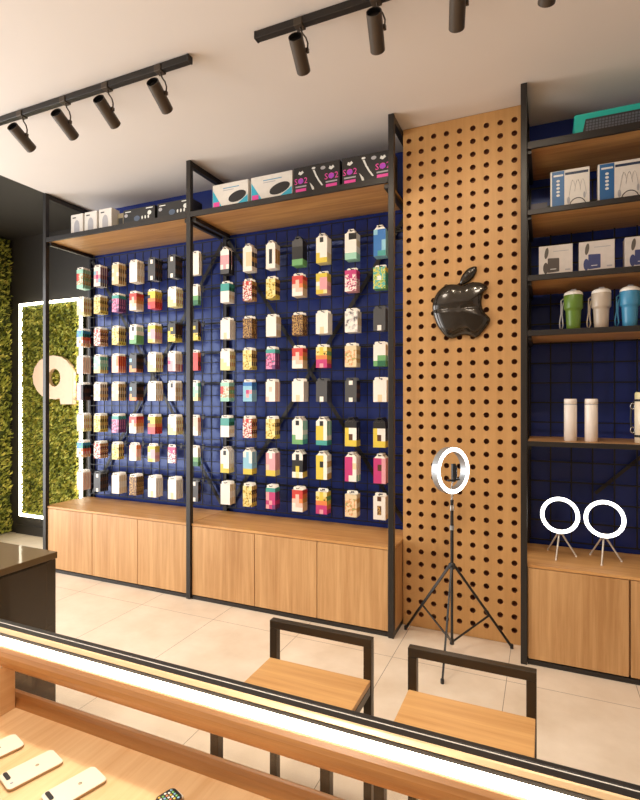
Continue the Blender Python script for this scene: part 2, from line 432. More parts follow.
def smooth_loop(P, it=1):
    for _ in range(it):
        Q = []
        for i in range(len(P)):
            a, c = P[i], P[(i+1) % len(P)]
            Q += [(a[0]*.75+c[0]*.25, a[1]*.75+c[1]*.25), (a[0]*.25+c[0]*.75, a[1]*.25+c[1]*.75)]
        P = Q
    return P
def puffed(P, y0, depth, crease=0, c=None, grow=1.035):
    P = smooth_loop(P, 2); n = len(P)
    if c is None: c = (sum(p[0] for p in P)/n, sum(p[1] for p in P)/n)
    P = [(c[0]+(p[0]-c[0])*grow, c[1]+(p[1]-c[1])*grow) for p in P]
    vs = []; S = [1]+[math.cos(math.radians(a)) for a in (0, 8, 17, 26, 36, 46, 56, 66, 76, 83)]
    D = [0]+[.22+.78*math.sin(math.radians(a)) for a in (0, 8, 17, 26, 36, 46, 56, 66, 76, 83)]
    for s_, d in zip(S, D):
        for x, z in P:
            px, pz = c[0]+(x-c[0])*s_, c[1]+(z-c[1])*s_
            yy = y0 - depth*d
            if crease: yy += crease*math.exp(-((pz-c[1]-.015)/.012)**2)*min(1, d*1.2)
            vs.append((px, yy, pz))
    vs.append((c[0], y0-depth, c[1])); k = len(S)
    fs = [(r_*n+i, r_*n+(i+1) % n, (r_+1)*n+(i+1) % n, (r_+1)*n+i) for r_ in range(k-1) for i in range(n)]
    fs += [((k-1)*n+i, (k-1)*n+(i+1) % n, k*n) for i in range(n)]
    fs.append(tuple(range(n)))
    return vs, fs
GLOSS = mat('dark_bronze_gloss', '2c251c', .2, .35, .05, 10, .6)
GLOSS.node_tree.nodes['Principled BSDF'].inputs['Metallic'].default_value = .55
em = thing('fruit_emblem', 'large glossy dark bronze apple-shaped emblem with bitten side, on the perforated panel', 'emblem', (-.49, 3.323, 1.88))
b = MB(); v, f = puffed(AP, 3.323, .055, .007, (-.495, 2.05)); b.add(v, f, GLOSS, True); b.build('emblem_body', em)
b = MB(); v, f = puffed(LF, 3.323, .028, grow=1.22); b.add(v, f, GLOSS, True); b.build('emblem_leaf', em)

# ------------------------------------------------------------------ hooks and hanging cases
PAL = dict(W='f1e9dc', K='201d1b', C='4b4a4a', Y='dcc348', G='6ea668', T='479c92', R='cc4238', P='e3a0a4', M='c23a74',
           B='3575b8', L='8fc3d6', O='e8854a', N='5b3a22', V='6b3a6b', E='e3cda4', D='2d6a48', A='c79a52', S='9fd0b8', H='e9dc9a', F='f4c3ae')
PATS = {'l': ('5b3a22', 'c79a52', '201d1b', 60), 'm': ('f1e9dc', 'cfc8c0', '6f6a66', 26), 'r': ('f0e6da', 'c23b33', '8a3a2a', 70), 'y': ('e8d68a', 'd2ae36', '3a3020', 55),
        'q': ('dc8fb4', 'b23a6c', '3c7f88', 45), 'g': ('58b0a0', 'e2d254', '4f9a55', 50), 'o': ('bfe0cc', 'dd8a56', '5faf86', 60), 'd': ('f2e8dc', 'd85a86', '2a2524', 70), 'e': ('e6d2ac', 'dd9a64', '96a86a', 45)}
def pm(k):
    if k in PAL: return mat('print_' + k, PAL[k], .38, 0, .06, 60)
    nm = 'pattern_' + k
    if nm in _mats: return _mats[nm]
    c1, c2, c3, sc = PATS[k]
    m = bpy.data.materials.new(nm); m.use_nodes = True; nt = m.node_tree; b = nt.nodes['Principled BSDF']; b.inputs['Roughness'].default_value = .38
    tc = nt.nodes.new('ShaderNodeTexCoord'); n = nt.nodes.new('ShaderNodeTexNoise'); n.inputs['Scale'].default_value = sc; n.inputs['Detail'].default_value = 3
    r = nt.nodes.new('ShaderNodeValToRGB'); r.color_ramp.interpolation = 'CONSTANT'; e = r.color_ramp.elements
    e[0].position = 0; e[0].color = lin(c1); e[1].position = .5; e[1].color = lin(c2); q = e.new(.58); q.color = lin(c3)
    nt.links.new(tc.outputs['Object'], n.inputs['Vector']); nt.links.new(n.outputs['Fac'], r.inputs['Fac']); nt.links.new(r.outputs['Color'], b.inputs['Base Color'])
    _mats[nm] = m; return m
# description, rows of three front colours + the colour of the edges
DES = {
 'mint_orange': ('mint and orange', ['SSSS','RooA','RooG','oooA','SSSS'], 0),
 'dot': ('white pink-dot', ['WWWV','LPWV','PMPK','WPLV','WWWK'], 0),
 'tan': ('beige brown-edged', ['EEEA','WEEN','EEWA','WEEN','EEEA'], 0),
 'cream': ('cream', ['WWWE','WWWW','WWWE'], 0),
 'white': ('plain white', ['WWWW','WWWW','WEWW'], 0),
 'grey': ('charcoal grey', ['CWCK','CCCN','CCCK','CCCN','CWCK'], 0),
 'greym': ('dark grey', ['CCCC','CCCC','CCCC','CWCC'], 0),
 'whitegreen': ('white and green', ['WKWS','WWWW','WWGG','GGGG'], 0),
 'creamgreen': ('cream and green', ['WWWE','WWWW','WGGS','GDDG'], 0),
 'cy': ('cream and yellow', ['WWWH','WWWA','HWWH','HHWA','HHHH'], 0),
 'ky': ('black and yellow', ['KKKN','KYKN','YKKN','yYyK','YYYY'], 0),
 'kyw': ('black yellow-windowed', ['KKKK','YWWK','YNWK','YYYY'], 1),
 'yk': ('yellow lettered', ['HyHA','yyyN','HyyA','yyHN','yyyY'], 0),
 'mk': ('magenta dark-edged', ['TTTT','qqqV','qqqV','qqqV','qqVV'], 0),
 'rc': ('red and cream', ['RRRR','RFRO','FFOA','WFFE','WWWE'], 0),
 'yr': ('yellow and red', ['YYYY','KYYA','OOOO','RRRR','MRRR'], 0),
 'ymg': ('yellow and magenta', ['HYHY','yYyG','OOOY','MMMO','MPMM'], 0),
 'tw': ('teal and white', ['TTTT','TTTD','WWWW','WWWE','WWWW'], 0),
 'twr': ('teal-topped red', ['TBTB','BTTK','WWOR','WOWR','WWOE'], 0),
 'rwb': ('red and white patterned', ['rRrA','rrrN','rrrA','rrrN','rrrA'], 0),
 'mint': ('pale mint', ['SWST','SSWS','WSSS','SSHT','HHHA'], 0),
 'coral': ('coral pink', ['FWOR','FFOR','FFOR','FFFR','FEFO'], 0),
 'ko': ('black and orange', ['KKKK','LKKN','KKKK','AKKN','OAOK'], 0),
 'pr': ('pink and white', ['WWWE','PWWE','MPWW','PPWR','PPWR'], 0),
 'red': ('red', ['RRRO','RRRR','RRRN','RRRR'], 0),
 'pk': ('pink and black', ['PPKK','PPKN','PPKK','PPKN'], 0),
 'ck': ('cream black-dotted', ['WKWE','WWWA','WWWE','WWWA'], 0),
 'cn': ('cream brown-edged', ['WWWN','EWWA','WEWN','EWEA','WWWN'], 0),
 'leo': ('brown leopard-print', ['llll','llll','llll'], 0),
 'peach': ('peach and cream', ['FFFO','WFFF','WWFF','WWWE'], 0),
 'yp': ('yellow and pink', ['YYYY','YPPY','WPPF','HPPP','YYHF'], 0),
 'pkw': ('pink and white dotted', ['MMMM','dMdM','dddd','dddd','WddP'], 0),
 'gy': ('green-blue and yellow', ['gggY','gggT','gWgT','gggT','gggG'], 0),
 'beige': ('beige and orange', ['EEEE','eeeA','eeeE','eeeA','EeEE'], 0),
 'housew': ('white gable-topped grey', ['WWWW','WEEC','WEEA','WEEC','WWWW'], 1),
 'houseb': ('white dark-windowed', ['WWWW','WKWA','WKWA','WKWA','WWWW'], 1),
 'houseg': ('black and green gabled', ['CCCK','KKKK','KKKK','GGGG'], 1),
 'housey': ('white and yellow gabled', ['WKWW','WWWW','WWWW','YWWE','YYYH'], 1),
 'housec': ('cream gabled', ['WKKW','WWWE','WWWW','SSSS'], 1),
 'blue': ('bright blue', ['LBBL','BBBL','BBLL','BBLL','BTTL'], 1),
 'ly': ('light blue and yellow', ['WLWL','LLWL','LLLL','YYYY'], 1),
 'py': ('pink and yellow gabled', ['PWPP','PPPP','FPPP','YYYH'], 1),
 'ky2': ('black white-topped', ['WKWK','KKKK','KYKK','WHWY'], 1),
 'yw': ('yellow and white gabled', ['YYWW','YKWA','YYWW','YYWA'], 1),
 'mw': ('magenta and white gabled', ['MMWW','MMEW','MMWW','MWWS'], 1),
 'pm': ('pink and magenta gabled', ['MMPP','MNPP','MMPP','MMPP'], 1),
 'wg2': ('white green-based gabled', ['WKWS','WWWS','WWWW','GWWS','GGGT'], 1),
 'ymi': ('yellow and mint gabled', ['WKWS','YYWS','YYWS','YYWW','TTTT'], 1),
 'bt': ('pale blue pink-dotted', ['BBBB','LLLB','LMPL','LPLL','LLLL'], 0),
 'wn': ('white brown-printed', ['WNWW','WWWW','WlWW','WlWW','WWWE'], 0),
 'mrb': ('white marbled', ['mmmW','mmmE','mmmW'], 0),
 'pinkhouse': ('pink-windowed black-edged', ['WWWK','PPPK','PPPK','WPWK','CCCK'], 1),
 'tm': ('teal-topped magenta', ['TTTT','PMMV','PMMV','MPMM','PMVV'], 0),
 'crp': ('white and blush', ['WWWF','WFWF','WWWF','FWWF'], 0),
}
TABLE = [
 'mint_orange dot tan cream grey grey cream pinkhouse housew houseb houseg housey housec blue',
 'cy yk mk rc yr cy creamgreen tw rwb yk rc yp pkw gy',
 'twr rwb yk whitegreen yp ky ky white leo cream leo white mrb greym',
 'crp mint coral ko cy pr red cy yk mk rc ymg beige creamgreen',
 'pk cn tan ko cream ck mint mint_orange bt crp white greym grey white',
 'cy yk mk rc yr cy peach tw rwb yk wg2 ymi kyw kyw',
 'twr rwb yk peach yp pkw creamgreen housey ly py ky2 yw mw pm',
 'crp grey cream leo white white grey cream yk tm rc ymg beige wn']
XF = [-3.945,-3.731,-3.515,-3.312,-3.106,-2.891,-2.662,-2.365,-2.156,-1.951,-1.728,-1.532,-1.306,-1.094]
_cm = {}
def case_mesh(key, w, h, t):
    k = (key, w, h, t)
    if k in _cm: return _cm[k]
    desc, rows, gable = DES[key]; b = MB(); n = len(rows); tab = .022 if not gable else .03
    bh = h-tab; x0 = -w/2
    for i, r in enumerate(rows):
        z1 = bh*(1-i/n); z0 = bh*(1-(i+1)/n)
        for j in range(3): b.quad((x0+w*j/3,0,z0),(x0+w*(j+1)/3,0,z0),(x0+w*(j+1)/3,0,z1),(x0+w*j/3,0,z1), pm(r[j]))
        b.quad((w/2,0,z0),(w/2,t,z0),(w/2,t,z1),(w/2,0,z1), pm(r[3])); b.quad((x0,t,z0),(x0,0,z0),(x0,0,z1),(x0,t,z1), pm(r[3]))
    b.quad((x0,t,0),(w/2,t,0),(w/2,t,bh),(x0,t,bh), pm(rows[1][3]))
    b.quad((x0,0,0),(w/2,0,0),(w/2,t,0),(x0,t,0), pm(rows[-1][3])); b.quad((x0,0,bh),(w/2,0,bh),(w/2,t,bh),(x0,t,bh), pm('W'))
    tm = pm('W') if rows[0][0] not in 'KC' else pm(rows[0][0])
    s0, s1 = h-.017, h-.006; hw = .013
    ya, yb = (t*.1, t*.9) if gable else (t*.5-.0012, t*.5+.0012)
    def slab(P):
        m = len(P); vs = [(x, ya, z) for x, z in P]+[(x, yb, z) for x, z in P]
        b.add(vs, [tuple(range(m)), tuple(reversed(range(m, 2*m)))]+[(i, m+i, m+(i+1) % m, (i+1) % m) for i in range(m)], tm)
    e = .0 if not gable else .012
    slab([(x0+.003, bh), (-hw, bh), (-hw, s1), (x0+.003+e*1.6, s1-e*.4)]); slab([(hw, bh), (w/2-.003, bh), (w/2-.003-e*1.6, s1-e*.4), (hw, s1)])
    slab([(-hw, bh), (hw, bh), (hw, s0), (-hw, s0)]); slab([(x0+.003+e*1.6, s1), (w/2-.003-e*1.6, s1), (w/2-.012-e, h), (x0+.012+e, h)])
    me = b.mesh('phone_case_box'); _cm[k] = me
    return me
hb = MB(); HK = mat('hook_wire', '232021', .35, .6)
hb.box(-.012, .012, 3.527-3.54, 3.534-3.54, -.03, .012, HK)
hb.tube([(0,-.012,0),(0,-.14,0),(0,-.148,.003),(0,-.152,.010)], .0026, HK, 6)
hook_me = hb.mesh('display_hook')
ORD = ['first','second','third','fourth','fifth','sixth','seventh']
ROWN = ['top','second','third','fourth','fifth','sixth','seventh','bottom']
n_cases = 0
for ri, line in enumerate(TABLE):
    keys = line.split(); zt = ROWZ[ri]
    for ci, key in enumerate(keys):
        left = ci < 7; bay = 'left' if left else 'middle'; cn = ORD[ci if left else ci-7]
        gable = DES[key][2]
        if left: cnt, t, pitch, w = 4, .0145, .0248, .078
        else: cnt, t, pitch, w = (2, .036, .041, .080) if ci < 10 else (2, .040, .045, .087)
        if ci == 6: cnt = 2
        if ri == 6 and ci == 2: cnt = 3
        if ri == 6 and ci in (3, 4): cnt, t, pitch = 2, .026, .03
        if ri == 6 and ci == 5: cnt = 1
        if 7 <= ci <= 9 and ri in (3, 4, 5, 6, 7): cnt, t, pitch = 3, .022, .027
        if ci >= 11 and ri in (1, 7): cnt, t, pitch = 1, .075, .075
        if ci in (10, 11, 12) and ri == 0: cnt, t, pitch = 1, .08, .08
        h = .168 if left else .172
        if ri in (0,): h = .195 if left else .215
        if ri == 7: h = .182
        if gable and ri in (5, 6): h = .205
        if ri == 6 and ci < 6: h = .155
        if key in ('white', 'mrb', 'cream', 'cy'): w += .008
        xc = XF[ci]+w/2; hz = zt-.0115
        # the hook
        o = bpy.data.objects.new('display_hook', hook_me); COL.objects.link(o); o.location = (xc, 3.547, hz)
        tag(o, f'black wire hook holding cases, {cn} from left in the {ROWN[ri]} row of the {bay} bay', 'hook', 'wire hooks on the grids')
        yf = 3.413
        for q in range(cnt):
            me = case_mesh(key, w, h, t)
            o = bpy.data.objects.new('phone_case_box', me); COL.objects.link(o)
            o.location = (xc+random.uniform(-.0012, .0012), yf+q*pitch, zt-h)
            desc = DES[key][0]
            pos = 'only box' if cnt == 1 else ('front box' if q == 0 else ('rear box' if q == cnt-1 else f'{ORD[q]} box'))
            tag(o, f'{desc} case, {pos} on {cn} hook, {ROWN[ri]} row, {bay} bay', 'phone case', 'boxed phone cases hanging on the grid hooks'); n_cases += 1
print('cases', n_cases)

# ------------------------------------------------------------------ goods above the left and middle bays
ZS = 2.870
def carton(name, label, cat, x0, x1, y0, y1, z0, z1, m, group=None):
    t = thing(name, label, cat, ((x0+x1)/2, (y0+y1)/2, z0), group)
    return t, MB().box(x0, x1, y0, y1, z0, z1, m, .0015)
CREAMB = mat('white_card', 'd9d3ca', .5); GREYP = mat('grey_print', 'a5a3a6', .5); KCARD = mat('black_card', '211f1e', .4)
for i, (x0, x1) in enumerate(((-3.768,-3.628),(-3.606,-3.466),(-3.440,-3.300))):
    b = MB().box(x0, x1, 3.20, 3.29, ZS, ZS+.215, CREAMB, .0015); cx = (x0+x1)/2
    blob(b, cx, 2.98, .032, .055, 3.20, GREYP); patch(b, cx-.032, cx+.032, 2.895, 2.98, 3.20, GREYP, .0005); patch(b, x0+.02, x0+.06, 3.052, 3.062, 3.20, BLACKP)
    o = b.build('gadget_box', None, (cx, 3.245, ZS))
    tag(o, ['leftmost white box with grey picture, above the left bay', 'middle one of three white boxes with grey pictures, above the left bay', 'white box with grey picture beside the short tan box, above the left bay'][i], 'box', 'white boxes above the left bay')
b = MB().box(-3.275, -3.20, 3.24, 3.33, ZS, ZS+.17, mat('tan_card', '8d7f62', .5), .0015)
patch(b, -3.265, -3.215, 2.92, 3.0, 3.24, KCARD); o = b.build('gadget_box', None, (-3.24, 3.28, ZS)); tag(o, 'short tan box between the white boxes and the black boxes, above the left bay', 'box')
WPR = mat('white_print', 'd6d6d0', .5); TEALP = mat('teal_print', '2a8c94', .45)
for i, (x0, x1) in enumerate(((-3.170,-2.842),(-2.815,-2.487))):
    b = MB().box(x0, x1, 3.20, 3.34, ZS, ZS+.168, KCARD, .0015); cx = (x0+x1)/2
    blob(b, cx-.02, 2.955, .03, .022, 3.20, mat('slate_print', '4c5a70', .4))
    blob(b, cx+.11, 2.985, .02, .018, 3.20, WPR); blob(b, x0+.03, 2.99, .018, .014, 3.20, GREYP)
    for k in range(3): blob(b, cx+.035+k*.032, 2.955, .008, .014, 3.20, WPR)
    patch(b, x0+.02, x0+.08, 3.015, 3.022, 3.20, WPR); patch(b, x1-.09, x1-.02, 3.02, 3.028, 3.20, WPR)
    o = b.build('gadget_box', None, (cx, 3.27, ZS)); tag(o, ['wide black box with small white prints beside the short tan box', 'wide black box with small white prints against the post between the bays'][i], 'box', 'black boxes above the left bay')
PINK = mat('magenta_print', 'e0489c', .4); PURP = mat('purple_print', 'a33fb8', .4); TEAL = mat('cyan_print', '2ba7c4', .4)
for i, (x0, x1) in enumerate(((-2.288,-1.978),(-1.952,-1.618))):
    b = MB().box(x0, x1, 3.20, 3.34, ZS, ZS+.225, CREAMB, .0015); w = x1-x0; y = 3.20
    blob(b, x0+w*.70, 2.985, w*.25, .038, y, KCARD, .0012, .22)
    b.add([(x0+w*.42,y-.0008,ZS+.003),(x1-.003,y-.0008,ZS+.003),(x1-.003,y-.0008,ZS+.115)], [(0,1,2)], TEAL)
    b.add([(x0+.003,y-.0008,ZS+.003),(x0+w*.38,y-.0008,ZS+.003),(x0+.003,y-.0008,ZS+.185)], [(0,1,2)], TEAL)
    patch(b, x0+.008, x0+.062, 2.925, 2.965, y, PINK, .0011); patch(b, x0+w*.3, x0+w*.75, 3.055, 3.062, y, mat('blue_print', '5b94b4', .4)); patch(b, x0+w*.3, x0+w*.6, 3.04, 3.045, y, GREYP)
    o = b.build('speaker_box', None, ((x0+x1)/2, 3.27, ZS)); tag(o, ['white and teal speaker box next to the post, above the middle bay', 'white and teal speaker box beside the black pink-lettered boxes, above the middle bay'][i], 'box', 'speaker boxes above the middle bay')
for i, (x0, x1) in enumerate(((-1.606,-1.262),(-1.244,-.902))):
    b = MB().box(x0, x1, 3.20, 3.34, ZS, ZS+.232, KCARD, .0015); y = 3.20; w = x1-x0
    for cx in (x0+.055, x1-.06):
        text_into(b, 'SO2', .058, cx, y, 2.985, PINK); blob(b, cx, 3.003, .02, .017, y, PURP, .0013)
        patch(b, cx-.042, cx+.042, 2.962, 2.972, y, GREYP); patch(b, cx-.04, cx+.04, 2.932, 2.952, y, PINK)
        blob(b, cx-.025, 2.902, .02, .008, y, WPR); blob(b, cx+.03, 2.905, .012, .01, y, TEALP)
        b.add([(cx-.02,y-.001,3.055),(cx,y-.001,3.045),(cx+.022,y-.001,3.06),(cx+.012,y-.001,3.075),(cx,y-.001,3.066),(cx-.012,y-.001,3.073)], [(0,1,2,3,4,5)], WPR)
    mx = (x0+x1)/2; pts = [(mx-.02,3.065),(mx+.0,3.02),(mx+.02,2.985),(mx+.045,2.95)]
    for k in range(3):
        a, c = pts[k], pts[k+1]; b.add([(a[0]-.006,y-.001,a[1]),(c[0]-.006,y-.001,c[1]),(c[0]+.006,y-.001,c[1]),(a[0]+.008,y-.001,a[1])], [(0,1,2,3)], WPR)
    b.add([(mx-.05,y-.001,2.985),(mx-.03,y-.001,2.93),(mx-.005,y-.001,2.89),(mx-.02,y-.001,2.95)], [(0,1,2,3)], WPR)
    blob(b, mx-.02, 3.078, .014, .008, y, WPR); blob(b, mx+.05, 3.068, .018, .012, y, GREYP)
    o = b.build('earphone_box', None, (mx, 3.27, ZS)); tag(o, ['wide black box with pink lettering beside the teal speaker boxes', 'wide black box with pink lettering against the post by the perforated panel'][i], 'box', 'black pink-lettered boxes above the middle bay')

# ------------------------------------------------------------------ goods on the right-hand shelves
KEYB = mat('turquoise_card', '1fb3a4', .4); KEYK = mat('keyboard_print', '2c2d31', .5); KEYL = mat('key_print', '5d6068', .5)
x0, x1, y = .150, .63, 3.185
b = MB().box(x0, x1, y, y+.19, 2.936, 3.075, KEYB, .0015)
b.add([(x0+.035,y-.0008,2.942),(x1-.008,y-.0008,2.942),(x1-.008,y-.0008,3.042),(x0+.055,y-.0008,3.042)], [(0,1,2,3)], KEYK)
for r in range(5):
    for k in range(26):
        xx = x0+.055+k*.0155+r*.001
        if xx < x1-.03: patch(b, xx, xx+.012, 2.957+r*.0155, 2.969+r*.0155, y, KEYL, .0013)
o = b.build('keyboard_box', None, (.39, 3.28, 2.936)); tag(o, 'turquoise box picturing a black keyboard on the topmost shelf at right', 'box')
BLUEC = mat('blue_card', '1f5c92', .4); NAVY = mat('navy_print', '1c2d4a', .4)
for i, (x0, w) in enumerate(((.028, .195), (.263, .215))):
    x1 = x0+w; y = 3.15; z0 = 2.554
    b = MB().box(x0, x1, y, y+.07, z0, z0+.212, CREAMB, .0015)
    patch(b, x0+.008, x0+w*.36, z0+.004, z0+.209, y, BLUEC)
    patch(b, x0+w*.38, x1-.006, z0+.182, z0+.196, y, NAVY); patch(b, x0+.016, x0+w*.33, z0+.18, z0+.19, y, WPR, .001)
    for k in range(5): blob(b, x0+w*.2, z0+.155-k*.02, .009, .007, y, WPR, .001)
    for k in range(3): b.tube([(x0+w*.48+k*.028+q*.006, y-.001, z0+.06+.09*math.sin(q*.5+k*.3)) for q in range(6)], .0008, GREYP, 4)
    pts = [(x0+w*.70+.04*math.cos(a*PI/10), y-.001, z0+.004+.045*math.sin(a*PI/10)) for a in range(11)]; b.tube(pts, .0022, KCARD, 5)
    blob(b, x0+w*.47, z0+.04, .008, .02, y, GREYP); blob(b, x0+w*.87, z0+.06, .006, .018, y, GREYP)
    o = b.build('cable_box', None, ((x0+x1)/2, y+.035, z0)); tag(o, ['blue and white box on the second shelf beside the small dark box', 'blue and white box on the second shelf at the right edge of the photo'][i], 'box', 'blue and white boxes on the right-hand second shelf')
b = MB().box(-.075, .012, 3.20, 3.40, 2.554, 2.62, mat('plum_card', '38303a', .45), .002); b.box(-.075, .012, 3.40, 3.405, 2.554, 2.665, KCARD)
o = b.build('gadget_box', None, (-.03, 3.3, 2.554)); tag(o, 'small dark box lying beside the blue boxes on the second shelf', 'box')
for i, (x0, c) in enumerate(((-.032, '4a4038'), (.174, '38406e'), (.396, '38406e'))):
    w = .174; x1 = x0+w; y = 3.20; z0 = 2.186
    b = MB().box(x0, x1, y, y+.08, z0, z0+.182, mat('silver_card', 'cfc6bd', .42), .0015)
    pc = mat('device_print_' + c, c, .4)
    a_, b_, c_, d_ = x0+.046, x0+.106, z0+.028, z0+.110; P = smooth_loop([(a_,c_),(a_+.012,c_),(b_-.012,c_+.003),(b_,c_+.003),(b_,c_+.015),(b_,d_-.015),(b_,d_-.002),(b_-.012,d_-.002),(a_+.012,d_),(a_,d_),(a_,d_-.012),(a_,c_+.012)], 1); b.add([(px, y-.001, pz) for px, pz in P], [tuple(range(len(P)))], pc)
    blob(b, x0+.040, z0+.140, .010, .032, y, mat('bag_print', '5a5248', .5), .001, -.15); blob(b, x0+.036, z0+.055, .014, .032, y, pc, .0007)
    patch(b, x0+.06, x0+.09, z0+.045, z0+.049, y, WPR, .0013); patch(b, x0+.075, x1-.02, z0+.145, z0+.149, y, GREYP); patch(b, x1-.038, x1-.012, z0+.035, z0+.043, y, GREYP)
    o = b.build('charger_box', None, ((x0+x1)/2, y+.04, z0)); tag(o, ['silver box picturing a brown device, nearest the perforated panel on third shelf', 'silver box picturing a blue device, middle of the three on third shelf', 'silver box picturing a blue device, cut by the photo edge on third shelf'][i], 'box', 'silver boxes on the right-hand third shelf')
def tumbler(x, c, nm, label):
    y = 3.21; z = 1.876
    t = thing('tumbler', label, 'tumbler', (x, y, z), 'tumblers on the right-hand fourth shelf')
    m = mat('tumbler_' + nm, c, .32, 0, .03)
    MB().lathe([(.030,0),(.034,.002),(.036,.04),(.0395,.105),(.0405,.118),(.0475,.124),(.0485,.128),(.0490,.195),(.047,.2)], m, 28, (x, y, z)).build('body', t)
    MB().lathe([(.0485,.2),(.0495,.204),(.046,.214),(.034,.223),(.018,.226),(0,.226)], WHITE, 28, (x, y, z)).box(x-.012, x+.014, y-.03, y+.01, z+.2255, z+.231, GREYP, .002).build('lid', t)
    b = MB(); cx = x-.056
    pts = [(cx+.006,y,z+.185),(cx-.006,y,z+.175),(cx-.006,y,z+.10),(cx-.014,y,z+.05),(cx-.012,y,z+.02),(cx-.002,y,z+.015),(cx+.004,y,z+.035),(cx-.001,y,z+.09),(cx+.001,y,z+.14),(cx+.007,y,z+.165)]
    b.tube(pts, .0035, GREYP if nm == 'green' else m, 6).build('carry_strap', t)
tumbler(.146, '5f7e2c', 'green', 'green tumbler with white lid and strap on the fourth shelf')
tumbler(.284, 'b7a896', 'beige', 'beige tumbler with white lid and strap between the green and blue ones')
tumbler(.420, '3f87ad', 'blue', 'blue tumbler with white lid and strap on the fourth shelf')
def flask(x, label):
    y, z = 3.25, 1.2555
    t = thing('flask', label, 'flask', (x, y, z), 'white flasks on the right-hand fifth shelf')
    m = mat('flask_white', 'efe4d8', .28, 0, .02)
    MB().lathe([(.030,0),(.0335,.003),(.0335,.205),(.0325,.207)], m, 28, (x, y, z)).build('body', t)
    MB().lathe([(.0327,.2052),(.0329,.2052),(.0329,.2098),(.0327,.2098)], GREYP, 28, (x, y, z)).build('groove', t)
    MB().lathe([(.0325,.2102),(.0332,.2105),(.0335,.228),(.0325,.238),(.029,.240),(0,.240)], m, 28, (x, y, z)).build('cap', t)
flask(.133, 'plain white flask on the fifth shelf, nearer the perforated panel')
flask(.238, 'plain white flask on the fifth shelf, nearer the strapped flask')
x, y, z = .492, 3.25, 1.2555
t = thing('flask', 'cream flask with black bands and side strap at the right edge of the fifth shelf', 'flask', (x, y, z))
mcream = mat('flask_cream', 'e6d8bd', .3, 0, .02)
MB().lathe([(.040,0),(.045,.003),(.045,.238),(.043,.24)], mcream, 28, (x, y, z)).build('body', t)
MB().lathe([(.043,.2405),(.044,.243),(.044,.268),(.040,.276),(0,.276)], mat('flask_lid', 'd8cc9a', .35), 28, (x, y, z)).build('cap', t)
for dz in (.038, .232): MB().lathe([(.0452,dz-.006),(.0468,dz-.006),(.0468,dz+.006),(.0452,dz+.006)], BLACKP, 28, (x, y, z)).build('band', t)
st = MB().tube([(x-.047,y,z+.225),(x-.060,y,z+.19),(x-.063,y,z+.13),(x-.060,y,z+.08),(x-.047,y,z+.045)], .005, BLACKP, 6).build('side_strap', t)
for dz in (.20, .07): MB().tube([(x-.055+.010*math.cos(a), y-.006, z+dz+.016*math.sin(a)) for a in [k*2*PI/12 for k in range(12)]], .0025, CHROME, 6, True).build('carabiner', t)

# ------------------------------------------------------------------ ring lamps
def ring_head(t, c, nrm, R, wdt, dep):
    nv = Vector(nrm).normalized()
    MB().ring(c, nv, R, [(-wdt, 0), (wdt, 0), (wdt, -dep), (-wdt, -dep)], SILVER, 56, False).build('ring_housing', t)
    MB().ring(Vector(c)+nv*.0008, nv, R, [(-wdt*.92, 0), (-wdt*.7, .004), (wdt*.7, .004), (wdt*.92, 0)], RING, 56).build('diffuser', t)
def desk_lamp(cx, label):
    y0, zt = 3.37, .5635
    t = thing('ring_lamp', label, 'ring lamp', (cx, y0, zt), 'small ring lamps on the right-hand cabinet')
    c = (cx, 3.335, .808); ring_head(t, c, (-.10, -1, .10), .0955, .0112, .018)
    hub = (cx, y0, .672)
    MB().cyl((cx, y0, .690), (cx, y0-.012, .712), .006, SILVER, 10).box(cx-.011, cx+.011, y0-.035, y0-.01, .700, .722, GOLD, .002).build('stem', t)
    MB().lathe([(.011,0),(.012,.004),(.012,.02),(.008,.026)], SILVER, 14, (cx, y0, .685)).build('hub', t)
    for fx, fy in ((-.064, .078), (-.022, -.115), (.088, .0)):
        b = MB().tube([(cx+fx*.1, y0+fy*.1, .697), (cx+fx, y0+fy, .5685)], [.0052, .0045], SILVER2, 8)
        b.lathe([(.005,-.0045),(.005,.004)], WHITE, 8, (cx+fx, y0+fy, .568)); b.build('leg', t)
desk_lamp(.080, 'small white ring lamp on tripod, on the oak cabinet nearer the perforated panel')
desk_lamp(.312, 'small white ring lamp on tripod, on the oak cabinet nearer the photo edge')
px, py = -.498, 3.05
t = thing('ring_lamp', 'lit ring lamp on a tall black tripod standing before the perforated panel', 'ring lamp', (px, py, 0))
nv = Vector((.84, -.54, .03)).normalized()
rc = Vector((px, py, 1.077)) + nv*.012
ring_head(t, rc, nv, .1225, .0125, .044)
b = MB().cyl((px, py, .52), (px, py, .905), .0095, BLACKP, 12).cyl((px, py, .905), (px, py, .93), .006, CHROME, 12).lathe([(.013,0),(.013,.03)], CHROME, 12, (px, py, .845)).lathe([(.013,0),(.013,.025)], SILVER, 12, (px, py, .73))
b.cyl((px, py, .07), (px, py, .52), .008, BLACKP, 12).lathe([(.006,0),(.012,.012),(.012,.035),(.006,.05)], CHROME, 12, (px, py, .925)); b.build('pole', t)
rd = rc - nv*.014 - Vector((0,0,.1185))
b = MB().tube([(px, py, .955), rd, rd+Vector((0,0,.03)), rc-Vector((0,0,.055))], .005, CHROME, 8)
ux = Vector((nv.y, -nv.x, 0)).normalized()
b.bar(rc-Vector((0,0,.065)), rc+Vector((0,0,.04)), .026, .012, BLACKP, nv).bar(rc-Vector((0,0,.055))-ux*.045, rc-Vector((0,0,.055))+ux*.045, .01, .014, BLACKP, nv).bar(rc-ux*.02-Vector((0,0,.05)), rc-ux*.02+Vector((0,0,.03)), .008, .014, CHROME, nv)
b.build('phone_clamp', t)
MB().lathe([(.014,0),(.02,.006),(.02,.03),(.014,.036)], BLACKP, 14, (px, py, .50)).build('collar', t)
